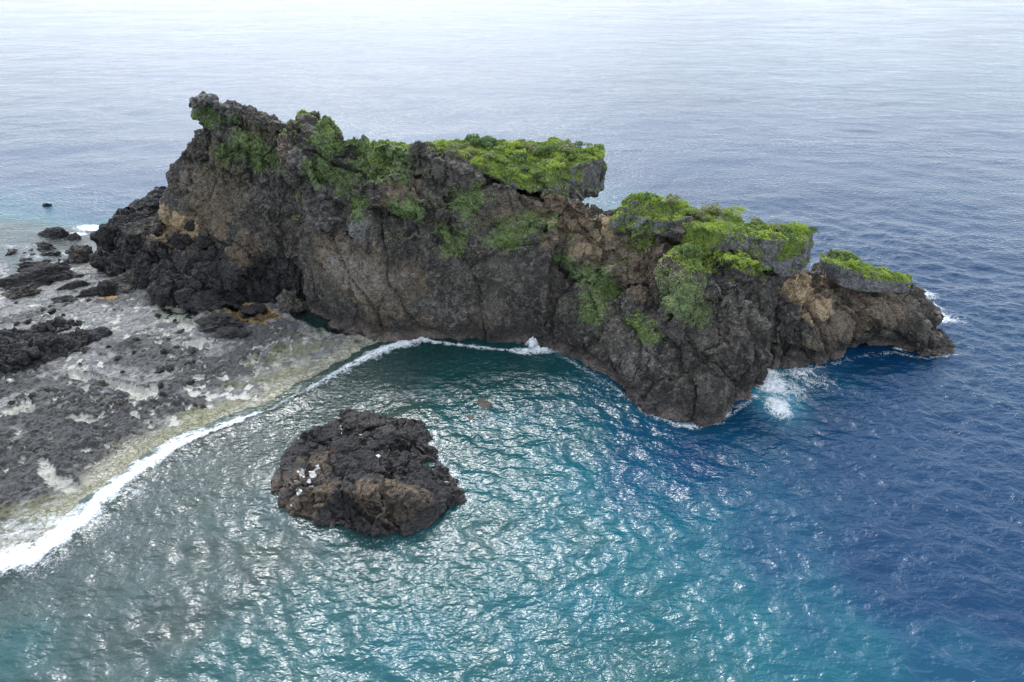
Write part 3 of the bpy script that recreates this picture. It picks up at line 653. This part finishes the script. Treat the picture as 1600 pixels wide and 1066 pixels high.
foam('cove_foam', -30, 9, 62, 84, line_density(SP2, [.4, .8, 1.2, 1.2, 1.2, .9, .7, .6, 1.2, .4], [.5, 1.2, 1.8, 1.9, 1.8, 1.5, .7, .6, 1.6, .6], [.5, .6, .8, 1.0, 1.05, .95, .75, .7, 1.0, .5]),
     'white surf curling round the cove against the foot of the sheer cliff', seed=3, lift=.3)
foam('cleft_foam', 24, 44, 60, 76, area_density([(1205,600,2.4,3,1.5),(1215,635,2.0,3,1.2),(1200,585,2,2,1.5),(1250,585,4,2.5,.7),(1270,600,5,2.5,.55),(1230,610,4,4,.65),(1125,643,1.8,1,1.0),(1180,620,1,1,.7)]),
     'white and turquoise churned foam in the cleft beside the dark buttress', seed=4)
foam('tip_foam', 45, 72, 74, 98, area_density([(1465,495,2.8,2.4,1.0),(1455,480,2.4,2.4,.8),(1490,500,3,1.8,.5),(1450,460,2,3,.6),(1410,545,1.6,.7,1.1),(1440,552,1.4,.5,.6)]),
     'small white splash against the outer rocky point', seed=5)
foam('shore_foam', -110, -60, 100, 128, area_density([(145,357,4.5,2.2,1.2),(120,366,3,1.2,.9),(110,395,4,2,.5),(30,385,8,2,.42),(60,400,5,2,.4),(205,330,3,3,.8)]),
     'white wave breaking between the small rocks and the foot of the spire', seed=6)
foam('cove_splash', 0, 8, 74, 84, area_density([(832,538,1.3,1.5,1.3),(845,548,2.6,1.2,.8),(828,530,.8,1.2,1.2)]), 'small white splash where the cleft meets the cove', seed=8, lift=1.6)
FOOT = [(865,549),(885,560),(902,572),(932,590),(960,606),(1010,646),(1050,660),(1080,668),(1132,652),(1180,622),(1200,590),(1250,582),(1300,572),(1340,558),(1400,551),(1450,561),(1494,556)]
foam('swash_foam', 4, 64, 58, 82, line_density(FOOT, [1.0] * 9, [.5, .7, .5, .8, 1.0, .7, .9, .6, .8, .5], [.35, .42, .3, .45, .62, .5, .6, .3, .5, .45]),
     'thin broken line of swash along the foot of the buttress and outer point', seed=9, lift=.1)
BL = [(424,772),(458,815),(520,832),(575,846),(642,842),(690,822),(732,784),(708,742),(672,695),(650,668)]
foam('boulder_wash', -28, 0, 42, 63, line_density(BL, [.5, .5, .5, .5, .4, .4, .6, .8, .8, .5], [.7, .9, .9, .8, .5, .4, .9, 1.2, 1.2, .5], [.22, .3, .3, .32, .2, .2, .45, .5, .48, .3]),
     'broken ring of foam washing around the lone boulder', seed=7, lift=.1)

# ------------------------------------------------------------------ loose boulders on the shore and reef
def rock_mesh(seed, sub=4, flat=1.0):
    import bmesh
    bm = bmesh.new(); bmesh.ops.create_icosphere(bm, subdivisions=sub, radius=1)
    V = np.array([v.co for v in bm.verts]); F = np.array([[v.index for v in f.verts] for f in bm.faces]); bm.free()
    r = np.random.RandomState(seed)
    for _ in range(9):
        n = r.normal(size=3); n /= np.linalg.norm(n); d = r.uniform(.55, .85); s = V @ n - d; V = V - np.where(s > 0, s, 0)[:, None] * n * .9
    n = V / np.linalg.norm(V, axis=1)[:, None]
    V = V + n * (.2 * perlin(V * 1.6 + seed * 7) + .30 * blocks(V * 1.9 + seed)[0] + .14 * blocks(V * 4.3 + seed)[0] + .10 * ridge(V * 3.4 + seed) + .06 * ridge(V * 8 + seed) + .05 * perlin(V * 15))[:, None]
    V[:, 2] *= flat; return V, F
RM = []
for s_ in range(6):
    V, F = rock_mesh(s_ + 20, 5); n = len(V)
    zer = np.zeros(n); o = mk('boulder', V, F, M_BLACK, smooth=False, attrs=dict(tan=zer, pale=zer, moss=zer, guano=zer, tide=zer)); RM.append(o.data); bpy.data.objects.remove(o)
RM2 = []
for s_ in range(3):
    me = RM[s_].copy(); me.materials.clear(); me.materials.append(M_ROCK); RM2.append(me)
rr = np.random.RandomState(5)
def boulder(name, px, py, r, label, group=None, z=None, rot=0, var=None, brown=False, tilt=0, cat='rock', ground=None):
    pool_ = RM2 if brown else RM
    o = bpy.data.objects.new(name, pool_[(rr.randint(99) if var is None else var) % len(pool_)]); COL.objects.link(o)
    if ground is not None: p = ground
    else:
        p = W(px, py, .4); g = float(reef_z(p[0], p[1])) if (gx[0] < p[0] < gx[-1] and gy[0] < p[1] < gy[-1]) else -.3
        p = np.array([p[0], p[1], max(g, -.3)])
    o.location = (p[0], p[1], p[2] + r[2] * .38); o.scale = r; o.rotation_euler = (R(tilt), R(rr.uniform(-8, 8)), R(rot)); tag(o, label, cat, group); return o
boulder('boulder', 127, 402, (2.0,1.9,2.1), 'rounded brown boulder standing alone in shallow water left of the spire', brown=True, var=1)
boulder('tilted_slab', 62, 440, (4.6,2.6,1.9), 'big dark grey tilted slab lying on the reef', rot=30, tilt=14, var=2)
boulder('slab_fragment', 35, 462, (2.6,1.2,.9), 'low brown fragment leaning at the lower end of the tilted slab', rot=25, brown=True, var=0)
boulder('boulder', 62, 418, (3.4,1.0,.9), 'black jagged rock along the upper edge of the tilted slab', rot=20, var=3)
boulder('skerry', 88, 364, (3.2,1.3,1.2), 'jagged black skerry amid the breaking wave', rot=-8, var=4)
boulder('skerry', 115, 370, (1.3,.8,.8), 'small pointed black rock at the end of the jagged skerry', var=5)
boulder('boulder', 72, 384, (2.0,1.1,.9), 'low black double rock in the shallows', rot=-10, var=0)
boulder('boulder', 82, 394, (1.2,.8,.7), 'small black rock touching the low double rock', var=1)
boulder('boulder', 200, 446, (3.6,2.4,1.9), 'rough grey brown boulder at the corner of the black lava apron', brown=True, var=2, rot=20)
boulder('boulder', 172, 458, (1.5,1.3,1.3), 'smooth blue grey boulder leaning on the rough corner boulder', var=3, rot=40)
boulder('boulder', 228, 437, (1.6,1.3,1.2), 'black block between the corner boulder and the apron', var=4)
boulder('boulder', 325, 480, (3.2,2.0,1.5), 'dark rough mass of rock beside the bright star shaped tide pool', var=5, rot=-10)
boulder('boulder', 345, 512, (3.2,1.7,1.1), 'low black rock beside the amber tide pool', var=0, rot=10)
boulder('boulder', 455, 478, (2.0,1.8,1.8), 'dark boulder wedged at the foot of the cliff wall by the green pool', brown=True, var=0)
boulder('boulder', 396, 482, (1.7,1.2,.8), 'grey rounded rock sitting in the amber tide pool', var=2)
boulder('boulder', 365, 527, (2.6,1.2,.8), 'low dark rock on the reef below the amber tide pool', var=3, rot=-12)
boulder('boulder', 255, 503, (1.2,.6,.4), 'flat dark rock lying in the bright star shaped tide pool', var=1)
boulder('boulder', 120, 450, (2.2,.8,.6), 'low black rock on the pale reef beside the tilted slab', var=4, rot=15)
boulder('boulder', 145, 462, (2.2,.7,.6), 'thin dark ledge of rock below the low black rock', var=5, rot=25)
boulder('boulder', 100, 472, (1.5,.8,.5), 'small dark hump of rock above the black lava ridge', var=2)
boulder('boulder', 118, 432, (1.4,.6,.5), 'small brown rock between tilted slab and lone boulder', brown=True, var=1)
for i in range(26):
    px = rr.uniform(2, 130); py = rr.uniform(385, 408); s = rr.uniform(.25, .75)
    boulder('stone', px, py, (s * 1.5, s, s * .7), 'small black stone scattered in the shallows by the tilted slab', 'small stones in the shallows', cat='stone', rot=rr.uniform(0, 180))
boulder('skerry', 72, 318, (.9,.45,.5), 'tiny isolated black rock breaking the calm open water', var=3)
for i in range(60):
    px = rr.uniform(0, 330); py = rr.uniform(470, 640); s = rr.uniform(.18, .5)
    boulder('stone', px, py, (s * 1.4, s, s * .8), 'small dark loose stone lying on the reef flat', 'loose stones on the reef flat', cat='stone', rot=rr.uniform(0, 180), brown=i % 3 == 0)
for px, py, r, lb, br in ((281,376,(1.7,1.5,1.7),'black cube shaped block perched on the tan ledge below the spire',False),(236,322,(1.9,1.5,1.2),'black boulder topping the left shoulder of the lava apron',False),
                      (205,345,(3.0,2.2,1.9),'dark craggy boulder crowning the left end of the lava apron',False),(225,352,(3.0,1.9,1.6),'brown angular boulder behind the tan ledge of the apron',True),
                      (300,348,(1.0,.9,.8),'small black rock at the back of the tan ledge against the spire',False),(318,372,(1.4,1.0,.8),'small dark rock at the lip of the tan ledge',False),
                      (175,362,(2.2,1.8,1.8),'black block at the outermost corner of the lava apron',False),(945,322,(1.3,1.1,1.2),'mossy rock in the notch beneath the overhanging limestone block',True),
                      (1064,352,(1.5,1.2,1.4),'grey rock standing out of the green front of the broad cap',True)):
    h = hit(px, py + 6)
    if h: boulder('boulder', 0, 0, r, lb, brown=br, ground=h[0] - np.array([0, 0, r[2] * .2]))
# black lava ridge on the reef
rp = [((-60,590),5,3),((0,578),5,2.6),((40,566),4.6,2.4),((85,552),4.2,2.2),((125,540),3.2,1.7),((158,530),2,1.1),((30,535),4,1.4),((75,520),3.2,1.2),((-30,545),5,1.8)]
Vr, Fr = remesh([blob(W(*c) + [0, 0, .4], (a * .95, a * .6, b * .8), rz=R(20)) for c, a, b in rp], .17)
Vr = rockify(Vr, Fr, .75, 31, lo=3.5, fine=1.3); zz_ = np.zeros(len(Vr))
tag(mk('lava_ridge', Vr, Fr, M_BLACK, smooth=False, attrs=dict(tan=zz_, pale=zz_, moss=zz_, guano=zz_, tide=zz_)), 'long jagged black lava ridge lying across the pale reef flat', 'rock')
# awash rock in the cove
Vr, Fr = remesh([blob(W(752,632) + [0, 0, -.55], (1.9, 1.5, .75)), blob(W(745,640) + [-.5, -.8, -.7], (2.2, 1.3, .7))], .13)
Vr = rockify(Vr, Fr, .3, 33, lo=2); zz_ = np.zeros(len(Vr))
tag(mk('awash_rock', Vr, Fr, M_ROCK, attrs=dict(tan=zz_ + .5, pale=zz_, moss=zz_, guano=zz_, tide=zz_ + 1)), 'low brown rock just awash in the middle of the green cove', 'rock')

# ------------------------------------------------------------------ vegetation
rv = np.random.RandomState(12)
GREENS = dict(bright=((.16, .235, .025), (.28, .36, .045)), mid=((.10, .165, .028), (.18, .245, .045)), dark=((.035, .085, .022), (.075, .14, .035)),
              olive=((.10, .125, .05), (.20, .22, .10)), face=((.10, .15, .045), (.20, .265, .09)))
def leaves(P, N, size, c0, c1, spread=.8):
    n = len(P); d = N + rv.normal(size=(n, 3)) * spread; d /= np.linalg.norm(d, axis=1)[:, None]
    t = np.cross(d, rv.normal(size=(n, 3))); t /= np.linalg.norm(t, axis=1)[:, None]; b = np.cross(d, t)
    s = (size * rv.uniform(.6, 1.3, n))[:, None]
    V = np.stack([P - t * s, P - b * s * .55 + d * s * .12, P + t * s, P + b * s * .55 + d * s * .12], 1).reshape(-1, 3)
    c = c0 + (c1 - c0) * rv.uniform(0, 1, (n, 1)); c = np.repeat(c, 4, 0)
    return V, np.arange(4 * n).reshape(-1, 4), c
def sample(nme, w, count):
    V, F, N = parts[nme]; fw = w[F].mean(1)
    ar = np.linalg.norm(np.cross(V[F[:, 2]] - V[F[:, 0]], V[F[:, 3]] - V[F[:, 1]]), axis=1); pr = fw * ar
    if pr.sum() <= 0: return None
    f = rv.choice(len(F), count, p=pr / pr.sum()); u = rv.dirichlet((1, 1, 1, 1), count)
    P = (V[F[f]] * u[:, :, None]).sum(1); n = N[F[f, 0]]
    return P, n, (fw * ar * .5).sum()
def ground_cover(name, nme, w, per, size, label, pal=('mid', 'bright'), thick=.5):
    V, F, N = parts[nme]; ar = (np.linalg.norm(np.cross(V[F[:, 2]] - V[F[:, 0]], V[F[:, 3]] - V[F[:, 1]]), axis=1) * .5 * w[F].mean(1)).sum()
    s = sample(nme, w, max(int(ar * per), 50))
    P, n, _ = s; n = n + np.array([0, 0, .5]); n /= np.linalg.norm(n, axis=1)[:, None]
    hgt = thick * (.15 + 1.3 * billow(P / 1.3 + 40)) * rv.uniform(.1, 1, len(P)) ** .5
    P = P + n * hgt[:, None]
    t = sstep(-.25, .35, fbm(P / 2.2 + 90, 3))[:, None]
    a, b = GREENS[pal[0]], GREENS[pal[1]]
    c0 = np.array(a[0]) * (1 - t) + np.array(b[0]) * t; c1 = np.array(a[1]) * (1 - t) + np.array(b[1]) * t
    Vv, Ff, C = leaves(P, n, size, c0, c1)
    return tag(mk(name, Vv, Ff, M_LEAF, smooth=False, cols=dict(col=C)), label, 'ground cover', None, 'stuff')
for nme, lb, lo_, per in (('upper_cap', 'green creeping ground cover over the overhanging limestone block', .30, 70), ('broad_cap', 'bright green ground cover over the broad flat limestone block', .35, 75), ('tip_cap', 'green ground cover on the small undercut block at the point', .45, 70)):
    V, F, N = parts[nme]
    w = sstep(lo_, lo_ + .35, N[:, 2]) * sstep(-.62, -.2, fbm(V / 2.6 + 15, 3))
    if nme == 'upper_cap': w = np.maximum(w, sstep(9, 3, V[:, 0]) * sstep(-.1, .3, N[:, 2]) * .9)
    if nme == 'broad_cap': w = np.maximum(w, sstep(.1, .5, field(V, [(1088,368,2.2,1),(1112,364,1.8,1),(1240,382,1.7,1),(1232,396,1.2,1)])))
    ground_cover('ground_cover', nme, w, per * 2.4, .125, lb, thick=.24)
V, F, N = parts['cliff_wall']
w = sstep(.2, .5, N[:, 2]) * sstep(.15, .5, field(V, [(500,207,3.5,1),(530,207,3.5,1),(560,215,3.5,1),(590,225,3.5,1),(620,225,2.5,1)])) * sstep(.02, .3, fbm(V / 1.8 + 44, 3))
w = np.maximum(w, sstep(.4, .7, N[:, 2]) * (V[:, 1] > np.where(V[:, 0] > -12, 89.0, 90.0)) * (V[:, 2] > 12) * .9)
ground_cover('ground_cover', 'cliff_wall', w, 85, .12, 'green turf along the sloping crest of the sheer cliff wall', ('face', 'bright'), .22)
V, F, N = parts['buttress']
w = sstep(.1, .4, N[:, 2]) * sstep(.2, .5, field(V, [(1085,392,3,1),(1110,397,3,1),(1140,405,2.8,1),(1170,413,2.6,1),(1195,420,1.6,1),(1060,385,2,.8),(1120,408,2,.9),(1000,368,2.5,.5),(970,350,2,.7)]))
w = np.maximum(w, sstep(.5, .75, N[:, 2]) * (V[:, 1] > 79.5) * (V[:, 0] > 14) * (V[:, 0] < 32) * .8)
ground_cover('ground_cover', 'buttress', w, 170, .12, 'bright yellow green cover on the shelf in front of the broad cap', ('mid', 'bright'), .28)

# creeper patches clinging to the cliff
def creeper(px, py, rad, count, label, pal='face', group=None, size=.115):
    h = hit(px, py)
    if h is None or h[2] not in parts: return
    V, F, N = parts[h[2]]
    d = np.linalg.norm((V - h[0]) / np.array([rad * 1.15, rad * 1.15, rad * .85]), axis=1) + fbm(V / 1.5 + px, 3) * 1.25 + perlin(V / .7 + px) * .9 + .1
    w = sstep(1.0, .7, d)
    if w.sum() < 5: return
    s = sample(h[2], w, int(count * .62)); P, n, _ = s; n = n + np.array([0, 0, .35]); n /= np.linalg.norm(n, axis=1)[:, None]
    P = P + n * (rv.uniform(.02, .35, len(P)) * (.3 + billow(P / .9)))[:, None]
    a = GREENS[pal]; Vv, Ff, C = leaves(P, n, size, np.array(a[0]), np.array(a[1]))
    return tag(mk('creeper_patch', Vv, Ff, M_LEAF, smooth=False, cols=dict(col=C)), label, 'creeper', group, 'stuff')
for px, py, r, n, lb, pal in (
    (320,186,2.0,900,'dark green moss patch under the tip of the leaning horn','dark'), (395,240,3.2,1800,'large dark green patch high on the face of the spire','dark'), (350,242,2.2,500,'thin grey green patch beside the large one on the spire','olive'),
    (318,264,1.3,200,'small sparse tuft low on the left of the spire','olive'), (430,222,2.2,400,'dry yellowish patch near the top of the spire','olive'),
    (492,268,1.9,450,'pale green patch at the left corner of the sheer wall','face'), (588,244,2.8,1900,'wide green patch below the crest of the sheer wall','bright'), (566,268,2.0,500,'grey green fringe under the wide bright patch','olive'),
    (558,325,2.0,700,'small green patch above the pale grey stain on the wall','face'), (636,328,2.0,800,'rounded green patch on the upper middle of the sheer wall','face'), (732,316,2.5,1300,'tall green patch hanging down the sheer wall','face'),
    (697,362,1.6,450,'small upper tuft of a pair in the centre of the wall','face'), (708,384,1.7,550,'small lower tuft of a pair in the centre of the wall','face'), (795,368,2.4,700,'dark green patch right of centre on the sheer wall','mid'),
    (836,350,1.8,500,'pale green patch under the brown crest of the wall','face'), (872,402,1.4,400,'narrow upright tuft beside the deep cleft','face'),
    (945,440,2.2,900,'bright clump at the top of the buttress creepers','face'), (930,462,2.0,700,'mid clump among the buttress creepers','face'), (960,455,1.6,600,'leafy clump beside the bright clump on the buttress','mid'),
    (928,492,1.8,600,'lowest left clump of the buttress creepers','face'), (998,508,1.5,700,'compact rounded bush below the dark hollow','mid'), (1018,530,1.0,250,'tiny tuft below the compact bush','face'),
    (1046,432,1.7,700,'upper part of the long olive creeper on the buttress bulge','face'), (1068,464,1.9,800,'middle of the long olive creeper on the buttress bulge','olive'), (1098,486,1.6,550,'lower tail of the long olive creeper on the bulge','olive'),
    (895,375,1.3,250,'small faint tuft on the brown slope near the crest','olive'), (612,372,1.0,150,'tiny green tuft beside the pale grey stain','face')):
    creeper(px, py, r, n, lb, pal)

# bushes: a dome of leaves over short stems
def bush_mesh(seed, pal, n=900):
    global rv
    r = np.random.RandomState(seed); C = r.normal(size=(9, 3)) * [.45, .45, .18] + [0, 0, .42]
    Rr = r.uniform(.28, .5, 9); kx = r.randint(0, 9, n); u = r.normal(size=(n, 3)); u[:, 2] = np.abs(u[:, 2]) * .9 - .15; u /= np.linalg.norm(u, axis=1)[:, None]
    P = C[kx] + u * Rr[kx][:, None] * r.uniform(.7, 1.05, (n, 1)); a = GREENS[pal]
    V, F, c = leaves(P, u, .08, np.array(a[0]), np.array(a[1]), .6)
    o = mk('foliage', V, F, M_LEAF, smooth=False, cols=dict(col=c)); me = o.data; bpy.data.objects.remove(o)
    sv = []; sf = []
    for q in range(5):
        e = C[q]; b0 = np.array([e[0] * .2, e[1] * .2, -.35]); k0 = len(sv)
        for (pt, rad) in ((b0, .05), (e, .02)):
            for j in range(5): sv.append(pt + rad * np.array([math.cos(j * 1.2566), math.sin(j * 1.2566), 0]))
        for j in range(5): sf.append((k0 + j, k0 + (j + 1) % 5, k0 + 5 + (j + 1) % 5, k0 + 5 + j))
    o = mk('stem', sv, sf, M_STEM); ms = o.data; bpy.data.objects.remove(o)
    return me, ms
BM = {p: [bush_mesh(100 + 10 * i + j, p) for j in range(3)] for i, p in enumerate(('bright', 'mid', 'dark', 'olive'))}
ADJ = dict(bright='yellowish', mid='green', dark='dark', olive='olive')
def bush(px, py, s, pal, where, unique=None, span=None):
    h = hit(px, py)
    if h is None: return
    e = empty('bush', tuple(h[0])); e.rotation_euler = (0, 0, rv.uniform(0, 6.28)); s *= .78; e.scale = (s, s * rv.uniform(.85, 1.15), s * rv.uniform(.75, 1.0))
    lab = unique
    if span:                                      # how big, how far towards the seaward prow, front slope or rear rim
        a, b, f0, f1 = span; t = (px - a) / (b - a); back = py < f0 + (f1 - f0) * t
        along = ('at the landward end', 'near the landward end', 'halfway along', 'towards the seaward end', 'right at the seaward end')[int(min(max(t, 0), .99) * 5)]
        lab = '%s %s bush %s, %s of %s' % ('large' if s >= 1.2 else 'small', ADJ[pal], along, 'rear rim' if back else 'front slope', where)
    tag(e, lab, 'bush', None if unique else '%s bushes on %s' % (ADJ[pal], where))
    me, ms = BM[pal][rv.randint(3)]
    for nm, d in (('foliage', me), ('stem', ms)):
        c = bpy.data.objects.new(nm, d); COL.objects.link(c); c.parent = e
for q in [(690,230,1.5,'bright'),(705,236,1.4,'olive'),(722,234,1.5,'olive'),(735,240,1.4,'olive'),(745,226,2.0,'dark'),(757,229,1.9,'dark'),(770,231,1.7,'dark'),(785,236,1.5,'mid'),(800,232,1.6,'bright'),(762,250,1.6,'olive'),
          (778,252,1.5,'mid'),(795,256,1.7,'mid'),(815,250,1.6,'dark'),(826,234,1.8,'olive'),(840,240,1.7,'olive'),(812,244,1.4,'bright'),(855,238,1.6,'dark'),(870,232,1.7,'mid'),(885,236,1.9,'olive'),(893,246,1.6,'mid'),(905,231,1.4,'dark'),
          (920,238,1.4,'mid'),(932,242,1.2,'bright'),(740,258,1.2,'bright'),(760,266,1.2,'olive'),(800,272,1.4,'mid'),(815,280,1.3,'bright'),(835,272,1.5,'mid'),(850,284,1.5,'mid'),(868,264,1.4,'bright'),(880,280,1.3,'mid'),(705,228,1.2,'dark'),(715,246,1.0,'olive'),(790,246,1.2,'bright')]:
    bush(*q, 'the overhanging limestone block', span=(685, 940, 238, 243))
for q in [(990,303,1.4,'dark'),(1000,310,1.2,'mid'),(1012,312,1.2,'dark'),(1030,316,1.3,'bright'),(1048,318,1.6,'olive'),(1062,324,1.2,'bright'),(1085,323,1.6,'olive'),(1100,328,1.7,'dark'),(1112,333,1.7,'olive'),(1122,336,1.6,'olive'),(1130,327,1.5,'dark'),
          (1145,338,1.8,'bright'),(1092,340,1.6,'olive'),(1100,346,1.3,'olive'),(1070,334,1.2,'mid'),(1180,348,1.2,'olive'),(1200,352,1.2,'mid'),(1215,358,1.3,'olive'),(1230,360,1.1,'mid'),(1250,362,1.2,'bright'),(1270,362,1.0,'dark'),(1165,348,1.1,'bright'),
          (1085,360,1.4,'mid'),(1105,362,1.4,'bright'),(1235,374,1.3,'dark')]:
    bush(*q, 'the broad flat cap', span=(985, 1275, 315, 366))
for q in [(1100,398,1.2,'mid'),(1120,402,1.1,'bright'),(1140,408,1.3,'bright'),(1165,414,1.3,'bright'),(1185,420,1.2,'mid'),(1180,402,1.5,'olive'),(1082,392,1.2,'dark')]:
    bush(*q, 'the lower shelf', span=(1075, 1200, 394, 416))
for q in [(1297,398,1.1,'dark'),(1312,402,1.1,'mid'),(1325,404,1.0,'dark'),(1330,415,1.1,'bright'),(1345,424,1.0,'mid'),(1362,430,1.0,'olive'),(1385,432,.9,'bright'),(1405,434,.9,'mid')]:
    bush(*q, 'the small undercut block', span=(1285, 1420, 400, 436))
bush(508,198,1.3,'dark','', 'dark green bush on the highest corner of the sheer wall crest')
bush(627,222,1.0,'dark','', 'small lone dark bush on the skyline of the sheer wall')
bush(592,213,.9,'olive','', 'small olive bush midway along the skyline of the sheer wall')
